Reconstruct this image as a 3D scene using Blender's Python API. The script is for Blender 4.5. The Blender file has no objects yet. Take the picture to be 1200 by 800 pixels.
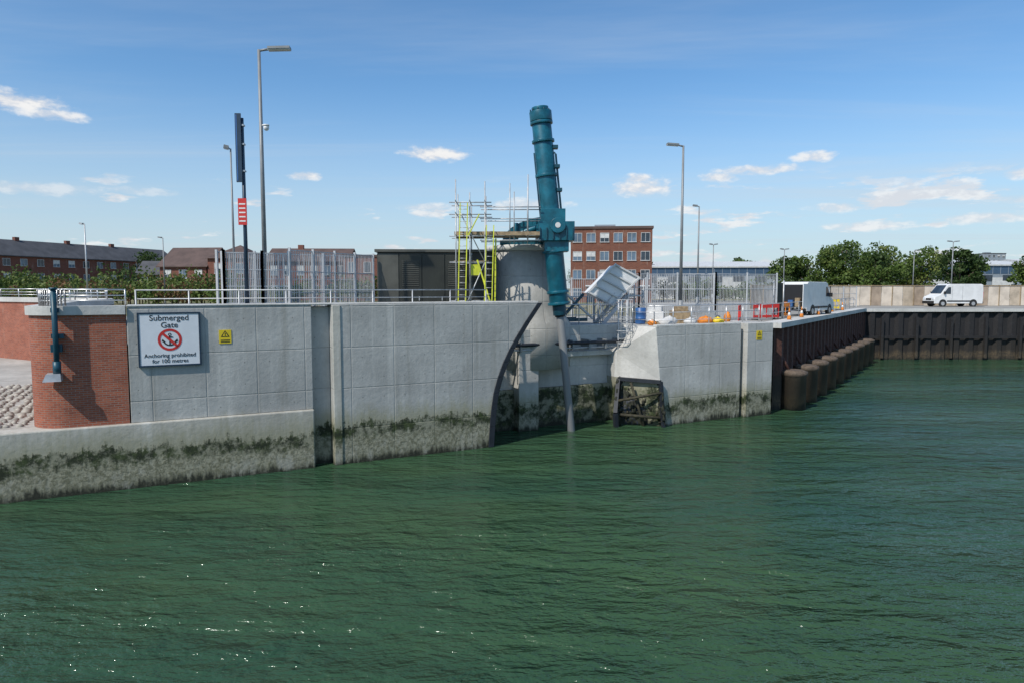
import bpy, math, random, bmesh
from mathutils import Vector, Matrix
R=math.radians
random.seed(7)
scene=bpy.context.scene
scene.view_settings.view_transform='Standard'
scene.view_settings.look='None'
scene.view_settings.exposure=0

# ------------------------------------------------------------------ node helpers
def nd(nt,t,props=None,**ins):
    n=nt.nodes.new(t)
    if props:
        for k,v in props.items(): setattr(n,k,v)
    for k,v in ins.items():
        key=int(k[1:]) if (k[0]=='i' and k[1:].isdigit()) else k.replace('_',' ')
        if isinstance(v,bpy.types.NodeSocket): nt.links.new(v,n.inputs[key])
        else: n.inputs[key].default_value=v
    return n
def math_(nt,op,a,b=0.0,c=0.0,clamp=False):
    n=nt.nodes.new('ShaderNodeMath'); n.operation=op; n.use_clamp=clamp
    for i,v in enumerate((a,b,c)):
        if isinstance(v,bpy.types.NodeSocket): nt.links.new(v,n.inputs[i])
        else: n.inputs[i].default_value=v
    return n.outputs[0]
def mix(nt,fac,a,b,mode='MIX'):
    n=nt.nodes.new('ShaderNodeMix'); n.data_type='RGBA'; n.blend_type=mode
    for key,v in ((0,fac),(6,a),(7,b)):
        if isinstance(v,bpy.types.NodeSocket): nt.links.new(v,n.inputs[key])
        else: n.inputs[key].default_value=v if key==0 else (v[0],v[1],v[2],1)
    return n.outputs[2]
def ss(nt,v,a,b,o0=0.0,o1=1.0):
    n=nt.nodes.new('ShaderNodeMapRange'); n.interpolation_type='SMOOTHSTEP'
    nt.links.new(v,n.inputs[0]); n.inputs[1].default_value=a; n.inputs[2].default_value=b
    n.inputs[3].default_value=o0; n.inputs[4].default_value=o1
    return n.outputs[0]
def newmat(name):
    m=bpy.data.materials.new(name); m.use_nodes=True
    nt=m.node_tree; b=nt.nodes['Principled BSDF']
    return m,nt,b
def pos(nt,scale=(1,1,1)):
    g=nt.nodes.new('ShaderNodeNewGeometry')
    mp=nd(nt,'ShaderNodeMapping',Vector=g.outputs['Position'],Scale=scale)
    return mp.outputs[0]
def noise(nt,vec,scale,detail=4,rough=.55):
    return nd(nt,'ShaderNodeTexNoise',Vector=vec,Scale=scale,Detail=detail,Roughness=rough).outputs['Fac']
def bump(nt,b,h,strength=.5,dist=.02):
    n=nd(nt,'ShaderNodeBump',Height=h,Strength=strength,Distance=dist)
    nt.links.new(n.outputs[0],b.inputs['Normal'])
def simple(name,col,rough=.6,metal=0.0,var=.25,scale=3.0,bmp=0.0):
    m,nt,b=newmat(name)
    f=noise(nt,pos(nt),scale,4)
    f=ss(nt,f,.3,.7)
    c=mix(nt,f,[x*(1-var) for x in col],[min(1,x*(1+var*.6)) for x in col])
    nt.links.new(c,b.inputs['Base Color'])
    b.inputs['Roughness'].default_value=rough; b.inputs['Metallic'].default_value=metal
    if bmp: bump(nt,b,noise(nt,pos(nt),scale*8,5),.6,bmp)
    return m
def concrete(name,base=(.33,.33,.31),joints=None,algae=None,streak=.5):
    m,nt,b=newmat(name)
    p=pos(nt)
    big=noise(nt,p,.45,5,.6); fine=noise(nt,p,6,6,.65)
    c=mix(nt,ss(nt,big,.3,.7),[x*.80 for x in base],[x*1.14 for x in base])
    c=mix(nt,ss(nt,fine,.3,.75,0,.45),c,[x*.72 for x in base])
    st=noise(nt,pos(nt,(3.2,3.2,.14)),1.0,5,.6)
    c=mix(nt,ss(nt,st,.50,.78,0,streak),c,(.20,.19,.15))
    st2=noise(nt,pos(nt,(1.7,1.7,.1)),1.3,4,.6)
    c=mix(nt,ss(nt,st2,.52,.8,0,.6),c,(.60,.59,.55))
    pt=noise(nt,p,1.6,6,.7)
    c=mix(nt,ss(nt,pt,.56,.72,0,.22),c,(.22,.21,.18))
    h=fine
    uv=nt.nodes.new('ShaderNodeUVMap').outputs[0]
    sp=nd(nt,'ShaderNodeSeparateXYZ',Vector=uv)
    if joints:
        w,hh=joints
        def line(s,per,off):
            a=math_(nt,'ADD',s,off); a=math_(nt,'DIVIDE',a,per); a=math_(nt,'FRACT',a)
            a=math_(nt,'SUBTRACT',a,.5); a=math_(nt,'ABSOLUTE',a); a=math_(nt,'MULTIPLY',a,per)
            return math_(nt,'SUBTRACT',per/2,a)
        lu=line(sp.outputs[0],w,.3); lv=line(sp.outputs[1],hh,.2)
        mn=math_(nt,'MINIMUM',lu,lv)
        j=ss(nt,mn,.006,.03,1,0)
        jn=math_(nt,'MULTIPLY',j,ss(nt,noise(nt,p,1.2,3),.3,.65,.1,.9))
        c=mix(nt,math_(nt,'MULTIPLY',jn,.26),c,(.14,.14,.13))
        wn=nd(nt,'ShaderNodeTexWhiteNoise',{'noise_dimensions':'3D'})
        fu=math_(nt,'FLOOR',math_(nt,'DIVIDE',math_(nt,'ADD',sp.outputs[0],.3),w))
        fv=math_(nt,'FLOOR',math_(nt,'DIVIDE',math_(nt,'ADD',sp.outputs[1],.2),hh))
        cb=nd(nt,'ShaderNodeCombineXYZ',X=fu,Y=fv)
        nt.links.new(cb.outputs[0],wn.inputs['Vector'])
        c=mix(nt,math_(nt,'MULTIPLY',wn.outputs['Value'],.16),c,(.2,.2,.19))
        tu=line(sp.outputs[0],w/2,.3+w/4); tv=line(sp.outputs[1],hh/2,.2+hh/4)
        dd=math_(nt,'SQRT',math_(nt,'ADD',math_(nt,'POWER',tu,2),math_(nt,'POWER',tv,2)))
        t=ss(nt,dd,.018,.032,1,0)
        c=mix(nt,math_(nt,'MULTIPLY',t,.6),c,(.12,.12,.11))
        h=math_(nt,'SUBTRACT',h,math_(nt,'MULTIPLY',j,1.0))
    if algae:
        za,zb=algae
        g=nt.nodes.new('ShaderNodeNewGeometry')
        z=nd(nt,'ShaderNodeSeparateXYZ',Vector=g.outputs['Position']).outputs[2]
        wob=noise(nt,pos(nt,(1,1,.5)),.9,6,.72); wob2=noise(nt,pos(nt),7,6,.75)
        drip=noise(nt,pos(nt,(4,4,.3)),1.5,4,.6)
        zz=math_(nt,'ADD',z,math_(nt,'MULTIPLY',math_(nt,'SUBTRACT',wob,.5),1.1))
        zz=math_(nt,'ADD',zz,math_(nt,'MULTIPLY',math_(nt,'SUBTRACT',wob2,.5),.75))
        zz=math_(nt,'ADD',zz,math_(nt,'MULTIPLY',math_(nt,'SUBTRACT',drip,.5),.7))
        stain=ss(nt,zz,zb-.05,zb+.9,.8,0)
        c=mix(nt,stain,c,(.27,.26,.17))
        low=ss(nt,wob2,.40,.60)
        lowm=math_(nt,'MULTIPLY',ss(nt,zz,za-.2,za+.1,1,0),low)
        c=mix(nt,math_(nt,'MULTIPLY',lowm,.7),c,(.08,.082,.04))
        pale=math_(nt,'MULTIPLY',ss(nt,zz,za-.5,za-.1,1,0),ss(nt,wob,.48,.64,0,.6))
        c=mix(nt,pale,c,(.38,.37,.32))
        band=math_(nt,'MULTIPLY',ss(nt,zz,za-.25,za+.1),ss(nt,zz,zb-.1,zb+.08,1,0))
        bn=math_(nt,'MULTIPLY',band,ss(nt,noise(nt,p,1.7,6,.75),.38,.55,.2,1))
        gcol=mix(nt,ss(nt,noise(nt,p,3.1,5,.7),.4,.65),(.016,.022,.008),(.045,.062,.018))
        c=mix(nt,bn,c,gcol)
        wet=ss(nt,zz,.0,.34,1,0)
        c=mix(nt,wet,c,(.02,.022,.012))
        h=math_(nt,'ADD',h,math_(nt,'MULTIPLY',math_(nt,'ADD',bn,lowm),wob2))
    nt.links.new(c,b.inputs['Base Color'])
    b.inputs['Roughness'].default_value=.85
    bump(nt,b,h,.5,.03)
    return m
def brickmat(name,c1,c2,mortar,scale=1.0,dark=.3):
    m,nt,b=newmat(name)
    uv=nt.nodes.new('ShaderNodeUVMap').outputs[0]
    bt=nt.nodes.new('ShaderNodeTexBrick'); nt.links.new(uv,bt.inputs['Vector'])
    bt.inputs['Color1'].default_value=(*c1,1); bt.inputs['Color2'].default_value=(*c2,1); bt.inputs['Mortar'].default_value=(*mortar,1)
    bt.inputs['Scale'].default_value=1
    bt.inputs['Brick Width'].default_value=.225*scale; bt.inputs['Row Height'].default_value=.075*scale
    bt.inputs['Mortar Size'].default_value=.009*scale; bt.inputs['Bias'].default_value=-.1
    n=noise(nt,pos(nt),1.2,5,.6)
    c=mix(nt,ss(nt,n,.35,.75,0,dark),bt.outputs['Color'],[x*.4 for x in c1])
    c=mix(nt,ss(nt,noise(nt,pos(nt,(1,1,.25)),2.0,4),.58,.75,0,.3),c,(.42,.36,.3))
    nt.links.new(c,b.inputs['Base Color']); b.inputs['Roughness'].default_value=.85
    bump(nt,b,math_(nt,'SUBTRACT',noise(nt,pos(nt),30,3),bt.outputs['Fac']),.5,.01)
    return m
def leafmat(name,ca,cb):
    m,nt,b=newmat(name)
    n=noise(nt,pos(nt),.6,2); n2=noise(nt,pos(nt),5,2)
    c=mix(nt,ss(nt,n,.35,.65),ca,cb); c=mix(nt,ss(nt,n2,.35,.65,0,.45),c,[x*.5 for x in ca])
    nt.links.new(c,b.inputs['Base Color']); b.inputs['Roughness'].default_value=.6
    b.inputs['Specular IOR Level'].default_value=.25
    tr=nd(nt,'ShaderNodeBsdfTranslucent',Color=c)
    ms=nd(nt,'ShaderNodeMixShader',i0=.25,i1=b.outputs[0],i2=tr.outputs[0])
    nt.links.new(ms.outputs[0],nt.nodes['Material Output'].inputs[0])
    return m

M={}
M['conc_panel']=concrete('quay_concrete_panels',(.42,.42,.40),(1.76,1.62),(1.15,1.6),.45)
M['conc_plinth']=concrete('quay_concrete_plinth',(.46,.44,.385),None,(1.0,1.45),.45)
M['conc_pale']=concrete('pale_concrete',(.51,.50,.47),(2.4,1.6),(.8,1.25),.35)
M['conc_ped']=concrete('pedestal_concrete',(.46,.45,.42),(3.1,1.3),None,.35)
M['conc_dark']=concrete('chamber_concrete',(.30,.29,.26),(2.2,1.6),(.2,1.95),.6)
M['coping']=concrete('coping_concrete',(.56,.55,.52),None,None,.25)
M['brick']=brickmat('red_brick',(.40,.105,.05),(.25,.06,.032),(.27,.21,.17),1.0,.4)
M['brick_far']=brickmat('house_brick',(.21,.055,.035),(.15,.042,.028),(.17,.12,.09),2.0,.2)
M['brick_brown']=brickmat('flats_brick',(.21,.065,.035),(.155,.046,.028),(.16,.11,.08),2.0,.2)
M['steel']=simple('galvanised_steel',(.46,.47,.48),.5,.45,.2,4)
M['mesh']=simple('galvanised_mesh',(.50,.51,.52),.6,.1,.1,4)
M['stainless']=simple('stainless_rail',(.60,.60,.60),.35,.7,.1,4)
M['greypaint']=simple('grey_pole_paint',(.24,.25,.255),.5,.2,.15,2)
M['dkblue']=simple('dark_blue_paint',(.014,.035,.065),.4,0,.2,2)
M['teal']=simple('teal_paint',(.008,.115,.165),.36,.1,.35,2.2,.003)
M['teal_dk']=simple('dark_teal_paint',(.008,.060,.090),.45,.1,.3,2)
M['chrome']=simple('rod_steel',(.20,.205,.21),.5,.1,.08,.6)
M['rubber']=simple('black_rubber',(.014,.018,.026),.6,0,.3,3,.01)
M['cab']=simple('kiosk_dark_green',(.026,.028,.022),.5,.1,.25,1.2)
M['cab2']=simple('kiosk_side',(.085,.085,.072),.5,.1,.25,1.2)
M['hivis']=simple('yellow_green_paint',(.58,.62,.04),.5,0,.2,3)
M['board']=simple('scaffold_board',(.30,.22,.13),.8,0,.35,6,.01)
M['white']=simple('white_paint',(.72,.72,.71),.4,0,.08,2)
M['offwhite']=simple('offwhite_sheet',(.58,.58,.57),.6,0,.15,2)
M['signwhite']=simple('sign_white',(.70,.72,.75),.35,0,.05,3)
M['black']=simple('black_paint',(.012,.012,.013),.5,0,.1,3)
M['red']=simple('red_paint',(.55,.03,.025),.45,0,.1,3)
M['yellow']=simple('yellow_paint',(.75,.55,.02),.5,0,.1,3)
M['orange']=simple('orange_fabric',(.68,.22,.03),.8,0,.25,5,.01)
M['blue']=simple('blue_paint',(.03,.11,.3),.45,0,.1,3)
M['glass']=simple('window_glass',(.035,.05,.07),.08,.0,.3,1)
M['glass_blue']=simple('pale_window_glass',(.12,.17,.23),.1,.0,.4,.6)
M['roof']=simple('slate_roof',(.075,.075,.08),.75,0,.25,.6)
M['roofred']=simple('brown_roof',(.10,.065,.055),.8,0,.25,.6)
M['cladgrey']=simple('grey_cladding',(.30,.34,.38),.5,.2,.1,.4)
M['cladblue']=simple('blue_cladding',(.06,.11,.18),.5,.2,.1,.4)
M['hoard']=simple('timber_hoarding',(.46,.38,.29),.8,0,.25,1.2)
M['hoard2']=simple('timber_hoarding_pale',(.60,.52,.43),.8,0,.2,1.2)
M['hoard3']=simple('timber_hoarding_dark',(.36,.28,.21),.8,0,.25,1.2)
M['tyre']=simple('tyre_rubber',(.02,.02,.02),.8,0,.1,4)
M['bark']=simple('bark',(.09,.065,.045),.9,0,.3,4,.02)
M['leaf1']=leafmat('leaves_mid',(.07,.12,.022),(.13,.19,.045))
M['leaf2']=leafmat('leaves_dark',(.035,.07,.018),(.07,.11,.03))
M['leaf3']=leafmat('leaves_light',(.11,.16,.03),(.20,.23,.07))
M['leafr']=leafmat('leaves_rust',(.16,.09,.04),(.22,.13,.06))
M['weed']=simple('seaweed',(.017,.020,.010),.7,0,.6,5,.05)
M['weed2']=simple('seaweed_brown',(.045,.040,.022),.7,0,.6,5,.05)
M['skin']=simple('skin',(.5,.3,.22),.6)

def pilemat(name,base,low):
    m,nt,b=newmat(name)
    g=nt.nodes.new('ShaderNodeNewGeometry'); z=nd(nt,'ShaderNodeSeparateXYZ',Vector=g.outputs['Position']).outputs[2]
    w=noise(nt,pos(nt,(1,1,.4)),1.5,6,.7); f=noise(nt,pos(nt),6,5,.7)
    zz=math_(nt,'ADD',z,math_(nt,'MULTIPLY',math_(nt,'SUBTRACT',w,.5),1.4))
    c=mix(nt,ss(nt,f,.35,.7),base,[x*.45 for x in base])
    c=mix(nt,ss(nt,zz,1.6,2.4,.9,0),c,low)
    c=mix(nt,math_(nt,'MULTIPLY',ss(nt,zz,.6,1.0,1,0),ss(nt,f,.4,.6,.2,1)),c,(.08,.06,.036))
    c=mix(nt,ss(nt,zz,0,.35,1,0),c,(.012,.013,.009))
    nt.links.new(c,b.inputs['Base Color']); b.inputs['Roughness'].default_value=.8
    bump(nt,b,f,.6,.03)
    return m
M['pile']=pilemat('sheet_pile_steel',(.085,.034,.024),(.03,.028,.02))
M['pile_far']=pilemat('far_sheet_pile',(.020,.019,.021),(.020,.017,.014))
M['stub']=pilemat('fender_pile',(.15,.11,.08),(.050,.038,.026))

def groundmat():
    m,nt,b=newmat('dry_grass_ground')
    g=nt.nodes.new('ShaderNodeNewGeometry'); sp=nd(nt,'ShaderNodeSeparateXYZ',Vector=g.outputs['Position'])
    n=noise(nt,pos(nt),.06,6,.6); n2=noise(nt,pos(nt),.9,6,.7)
    grass=mix(nt,ss(nt,n,.38,.62),(.20,.17,.085),(.085,.11,.03))
    grass=mix(nt,ss(nt,n2,.4,.7,0,.6),grass,(.27,.23,.13))
    hard=mix(nt,ss(nt,n2,.3,.7),(.33,.32,.29),(.24,.23,.21))
    f=math_(nt,'ADD',sp.outputs[1],math_(nt,'MULTIPLY',n,6))
    gx=math_(nt,'MAXIMUM',ss(nt,sp.outputs[0],10,16,1,0),ss(nt,f,110,118))
    fac=math_(nt,'MULTIPLY',ss(nt,f,50,54),gx)
    c=mix(nt,fac,hard,grass)
    nt.links.new(c,b.inputs['Base Color']); b.inputs['Roughness'].default_value=.95
    bump(nt,b,n2,.5,.05)
    return m
M['ground']=groundmat()
M['paving']=concrete('promenade_paving',(.42,.40,.36),None,None,.2)

def watermat():
    m,nt,b=newmat('harbour_water')
    g=nt.nodes.new('ShaderNodeNewGeometry'); P=g.outputs['Position']
    n=noise(nt,pos(nt,(.04,.09,1)),1,4,.6)
    c=mix(nt,ss(nt,n,.3,.7),(.022,.060,.034),(.044,.090,.038))
    nt.links.new(c,b.inputs['Base Color'])
    b.inputs['Roughness'].default_value=.09; b.inputs['IOR'].default_value=1.33
    def layer(rot,sc,scale,det,dis):
        mp=nd(nt,'ShaderNodeMapping',Vector=P,Rotation=(0,0,R(rot)),Scale=sc)
        return nd(nt,'ShaderNodeTexNoise',Vector=mp.outputs[0],Scale=scale,Detail=det,Roughness=.52,Distortion=dis).outputs['Fac']
    a=layer(14,(.6,1.5,1),1.15,4,.4)
    a2=layer(-18,(.7,1.3,1),3.6,3,.2)
    a3=layer(40,(1,1.2,1),11,2,.1)
    sw=layer(5,(.35,1.0,1),.35,2,.2)
    gust=ss(nt,noise(nt,pos(nt,(.035,.10,1)),1,4),.32,.68,.45,1.5)
    h=math_(nt,'ADD',a,math_(nt,'MULTIPLY',a2,.34)); h=math_(nt,'ADD',h,math_(nt,'MULTIPLY',a3,.08))
    h=math_(nt,'MULTIPLY',h,gust)
    h=math_(nt,'ADD',h,math_(nt,'MULTIPLY',sw,1.4))
    bump(nt,b,h,1.0,.36)
    return m
M['water']=watermat()

# ------------------------------------------------------------------ mesh builder
class MB:
    def __init__(s,name,O=(0,0,0),ang=0):
        s.name=name; s.O=Vector(O); s.ca=math.cos(ang); s.sa=math.sin(ang)
        s.parts={}; s.part('body')
    def part(s,n):
        s.cur=s.parts.setdefault(n,dict(v=[],f=[],m=[],sm=[],uv=[]))
        return s
    def W(s,p):
        return (s.O.x+p[0]*s.ca-p[1]*s.sa, s.O.y+p[0]*s.sa+p[1]*s.ca, s.O.z+p[2])
    def addv(s,pts):
        i=len(s.cur['v']); s.cur['v']+= [tuple(p) for p in pts]; return i
    def face(s,idx,mat,smooth=False,uv=None):
        c=s.cur; c['f'].append(tuple(idx)); c['m'].append(mat); c['sm'].append(smooth); c['uv'].append(uv)
    def poly(s,pts,mat,uv=None):
        pts=list(pts); i=s.addv(pts); s.face(range(i,i+len(pts)),mat,False,uv)
    def hexa(s,b,t,mat):
        i=s.addv(list(b)+list(t)); n=len(b)
        s.face([i+k for k in reversed(range(n))],mat); s.face([i+n+k for k in range(n)],mat)
        for k in range(n):
            s.face([i+k,i+(k+1)%n,i+n+(k+1)%n,i+n+k],mat)
    def box(s,x0,x1,y0,y1,z0,z1,mat):
        s.hexa([(x0,y0,z0),(x1,y0,z0),(x1,y1,z0),(x0,y1,z0)],[(x0,y0,z1),(x1,y0,z1),(x1,y1,z1),(x0,y1,z1)],mat)
    def prism_y(s,prof,y0,y1,mat):
        s.hexa([(x,y0,z) for x,z in reversed(prof)],[(x,y1,z) for x,z in reversed(prof)],mat)
    def tube(s,p0,p1,r0,mat,r1=None,n=10,caps=True,smooth=True):
        p0=Vector(p0);p1=Vector(p1); r1=r0 if r1 is None else r1
        d=(p1-p0).normalized(); a=Vector((0,0,1)) if abs(d.z)<.9 else Vector((1,0,0))
        u=d.cross(a).normalized(); v=d.cross(u)
        A=[p0+(u*math.cos(2*math.pi*k/n)+v*math.sin(2*math.pi*k/n))*r0 for k in range(n)]
        B=[p1+(u*math.cos(2*math.pi*k/n)+v*math.sin(2*math.pi*k/n))*r1 for k in range(n)]
        i=s.addv(A+B)
        for k in range(n):
            s.face([i+k,i+n+k,i+n+(k+1)%n,i+(k+1)%n],mat,smooth)
        if caps:
            s.face([i+k for k in range(n)],mat); s.face([i+n+k for k in reversed(range(n))],mat)
    def beam(s,p0,p1,w,h,mat,up=(0,0,1)):
        p0=Vector(p0);p1=Vector(p1); d=(p1-p0).normalized(); up=Vector(up)
        if abs(d.dot(up))>.95: up=Vector((0,1,0))
        u=d.cross(up).normalized(); v=u.cross(d)
        q=[u*(-w/2)+v*(-h/2),u*(w/2)+v*(-h/2),u*(w/2)+v*(h/2),u*(-w/2)+v*(h/2)]
        s.hexa([p0+k for k in q],[p1+k for k in q],mat)
    def path(s,pts,r,mat,n=8):
        for a,b in zip(pts,pts[1:]): s.tube(a,b,r,mat,n=n)
    def lathe(s,c,prof,mat,n=32,smooth=True):
        c=Vector(c); rings=[]
        for r,z in prof:
            rings.append(s.addv([(c.x+r*math.cos(2*math.pi*k/n),c.y+r*math.sin(2*math.pi*k/n),c.z+z) for k in range(n)]))
        per=2*math.pi*prof[0][0]
        for a,b,(r0,z0),(r1,z1) in zip(rings,rings[1:],prof,prof[1:]):
            for k in range(n):
                u0=per*k/n;u1=per*(k+1)/n
                s.face([a+k,a+(k+1)%n,b+(k+1)%n,b+k],mat,smooth,[(u0,z0),(u1,z0),(u1,z1),(u0,z1)])
        s.face([rings[0]+k for k in reversed(range(n))],mat); s.face([rings[-1]+k for k in range(n)],mat)
    def blob(s,c,r,mat,seed=0,jit=.25,sub=2):
        bm=bmesh.new(); bmesh.ops.create_icosphere(bm,subdivisions=sub,radius=1)
        rnd=random.Random(seed); bm.verts.ensure_lookup_table()
        i=s.addv([(c[0]+v.co.x*r[0]*(1+rnd.uniform(-jit,jit)),c[1]+v.co.y*r[1]*(1+rnd.uniform(-jit,jit)),c[2]+v.co.z*r[2]*(1+rnd.uniform(-jit,jit))) for v in bm.verts])
        for f in bm.faces: s.face([i+v.index for v in f.verts],mat,True)
        bm.free()
    def finish(s,bevel=0,loc=None):
        parts={k:v for k,v in s.parts.items() if v['f']}
        allv=[s.W(p) for d in parts.values() for p in d['v']]
        if loc is None:
            xs=[p[0] for p in allv]; ys=[p[1] for p in allv]; zs=[p[2] for p in allv]
            loc=Vector(((min(xs)+max(xs))/2,(min(ys)+max(ys))/2,min(zs)))
        loc=Vector(loc)
        single=len(parts)==1; root=None
        if not single:
            root=bpy.data.objects.new(s.name,None); root.location=loc; root.empty_display_size=.3; scene.collection.objects.link(root)
        for pn,d in parts.items():
            me=bpy.data.meshes.new(s.name if single else pn)
            wv=[Vector(s.W(p))-loc for p in d['v']]
            me.from_pydata(wv,[],d['f'])
            names=[]
            for mm in d['m']:
                if mm not in names: names.append(mm); me.materials.append(M[mm])
            me.polygons.foreach_set('material_index',[names.index(x) for x in d['m']])
            me.polygons.foreach_set('use_smooth',d['sm'])
            uvl=me.uv_layers.new(name='UVMap'); data=[0.0]*(2*len(me.loops)); li=0
            L=d['v']
            for fi,f in enumerate(d['f']):
                uv=d['uv'][fi]
                if uv is None:
                    P=[Vector(L[i]) for i in f[:3]]
                    nn=(P[1]-P[0]).cross(P[2]-P[0])
                    if nn.length>0: nn.normalize()
                    if abs(nn.z)>.8: uv=[(L[i][0],L[i][1]) for i in f]
                    else:
                        t=Vector((-nn.y,nn.x,0))
                        if t.length<1e-6: t=Vector((1,0,0))
                        t.normalize()
                        if abs(t.x)>abs(t.y):
                            if t.x<0: t=-t
                        elif t.y<0: t=-t
                        uv=[(L[i][0]*t.x+L[i][1]*t.y,L[i][2]) for i in f]
                for q in uv:
                    data[li]=q[0]; data[li+1]=q[1]; li+=2
            uvl.data.foreach_set('uv',data)
            me.validate(); me.update()
            ob=bpy.data.objects.new(s.name if single else pn,me); scene.collection.objects.link(ob)
            if single: ob.location=loc; root=ob
            else: ob.parent=root
            if bevel:
                bv=ob.modifiers.new('bevel','BEVEL'); bv.width=bevel; bv.segments=2; bv.limit_method='ANGLE'; bv.angle_limit=R(40)
        return root
    def text(s,root,body,loc,size,mat,rotz,extr=.004,align='CENTER',name='lettering'):
        cu=bpy.data.curves.new(name,'FONT'); cu.body=body; cu.size=size; cu.align_x=align; cu.align_y='CENTER'; cu.extrude=extr
        cu.offset=size*.004
        ob=bpy.data.objects.new(name,cu); scene.collection.objects.link(ob)
        dg=bpy.context.evaluated_depsgraph_get(); me=bpy.data.meshes.new_from_object(ob.evaluated_get(dg))
        bpy.data.objects.remove(ob); me.materials.clear(); me.materials.append(M[mat])
        o2=bpy.data.objects.new(name,me); scene.collection.objects.link(o2)
        w=Vector(s.W(loc)); o2.parent=root; o2.location=w-root.location; o2.rotation_euler=(R(90),0,rotz)
        return o2

QO=(-7.7,26.4,0); QA=math.atan2(.454,.891)
def Lw(s,t):
    return (QO[0]+s*math.cos(QA)-t*math.sin(QA), QO[1]+s*math.sin(QA)+t*math.cos(QA))
LAND=5.0

# ------------------------------------------------------------------ water
mb=MB('water'); mb.poly([(-3500,-3500,0),(3500,-3500,0),(3500,4000,0),(-3500,4000,0)],'water'); mb.finish()

# ------------------------------------------------------------------ brick wall path
bw=[(-6.32,.15),(-8.1,.15)]
for k in range(1,13):
    a=R(-90-k*90/12); bw.append((-8.1+1.15*math.cos(a),1.30+1.15*math.sin(a)))
bw=[Lw(*p) for p in bw]
bw+=[Lw(-9.25,6),Lw(-9.25,12),(-22.6,37.6),(-24.5,40.6),(-27.5,42.8),(-31,44.2),(-35,46.4),(-45,50.5),(-62,57),(-120,72),(-600,160)]
def offset(path,d):
    out=[]
    for i,p in enumerate(path):
        a=Vector(path[max(0,i-1)]); b=Vector(path[min(len(path)-1,i+1)])
        t=(b-a).normalized(); n=Vector((t.y,-t.x))
        out.append((p[0]+n.x*d,p[1]+n.y*d))
    return out
inner=offset(bw,.5)
def wallpath(mb,outer,inner,z0,z1,mat):
    u=0
    for i in range(len(outer)-1):
        a,b=outer[i],outer[i+1]; c,d=inner[i],inner[i+1]
        l=(Vector(b)-Vector(a)).length
        mb.poly([(b[0],b[1],z0),(a[0],a[1],z0),(a[0],a[1],z1),(b[0],b[1],z1)],mat,[(-u-l,z0),(-u,z0),(-u,z1),(-u-l,z1)])
        mb.poly([(c[0],c[1],z0),(d[0],d[1],z0),(d[0],d[1],z1),(c[0],c[1],z1)],mat,[(u,z0),(u+l,z0),(u+l,z1),(u,z1)])
        mb.poly([(a[0],a[1],z1),(c[0],c[1],z1),(d[0],d[1],z1),(b[0],b[1],z1)],mat)
        mb.poly([(a[0],a[1],z0),(b[0],b[1],z0),(d[0],d[1],z0),(c[0],c[1],z0)],mat)
        u+=l
    for k in (0,-1):
        a,c=outer[k],inner[k]
        mb.poly([(a[0],a[1],z0),(c[0],c[1],z0),(c[0],c[1],z1),(a[0],a[1],z1)],mat)
mb=MB('brick_quay_wall'); mb.part('brickwork')
wallpath(mb,bw,inner,2.2,6.1,'brick')
mb.part('coping')
wallpath(mb,offset(bw,-.1),offset(bw,.62),6.103,6.40,'coping')
mb.finish()

# ------------------------------------------------------------------ land sheet
edge=list(reversed(offset(bw,.3)))
edge+=[Lw(-6.3,.6),Lw(7.8,.6),Lw(7.8,3.2),Lw(15.9,3.2),Lw(17.4,3.0),Lw(17.6,.5),Lw(24.6,.6)]
PA=Vector((15.0,39.0)); PB=Vector((34.6,67.5))
edge+=[(PA.x-.2,PA.y+.2),(PB.x-.2,PB.y+.3),(3000,67.9),(3500,4000),(-3500,4000),(-3500,160)]
def tri_up(g):
    bm=bmesh.new(); bm.from_mesh(g.data); bmesh.ops.triangulate(bm,faces=bm.faces,ngon_method='EAR_CLIP')
    for f in bm.faces:
        if f.normal.z<0: f.normal_flip()
    bm.to_mesh(g.data); bm.free()
mb=MB('ground'); mb.poly([(x,y,LAND) for x,y in edge],'ground'); tri_up(mb.finish())

mb=MB('promenade_quay',QO,QA)
mb.part('plinth')
mb.box(-140,-.02,0,1.2,-3,2.3,'conc_plinth')
mb.finish(.05)
mb=MB('promenade_paving')
pr=[Lw(-6.4,.9)]+[ (p[0],p[1]) for p in offset(bw,.2)]+[(-600,100),Lw(-140,.9)]
mb.poly([(x,y,2.304) for x,y in pr],'paving'); tri_up(mb.finish())
M['cobble']=simple('cobble_stone',(.40,.37,.32),.85,0,.45,2.5,.01)
mb=MB('cobblestones',QO,QA)
rnd=random.Random(3)
s=-9.62
while s>-22:
    t=1.15
    while t<13:
        r=rnd.uniform(.10,.17); ss_=rnd.uniform(.85,1.25)
        mb.blob((s+rnd.uniform(-.09,.09),t+rnd.uniform(-.09,.09),2.31),(r*ss_,r/ss_,.12),'cobble',rnd.randint(0,9999),.14,1)
        t+=.37
    s-=.37
mb.finish()

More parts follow.
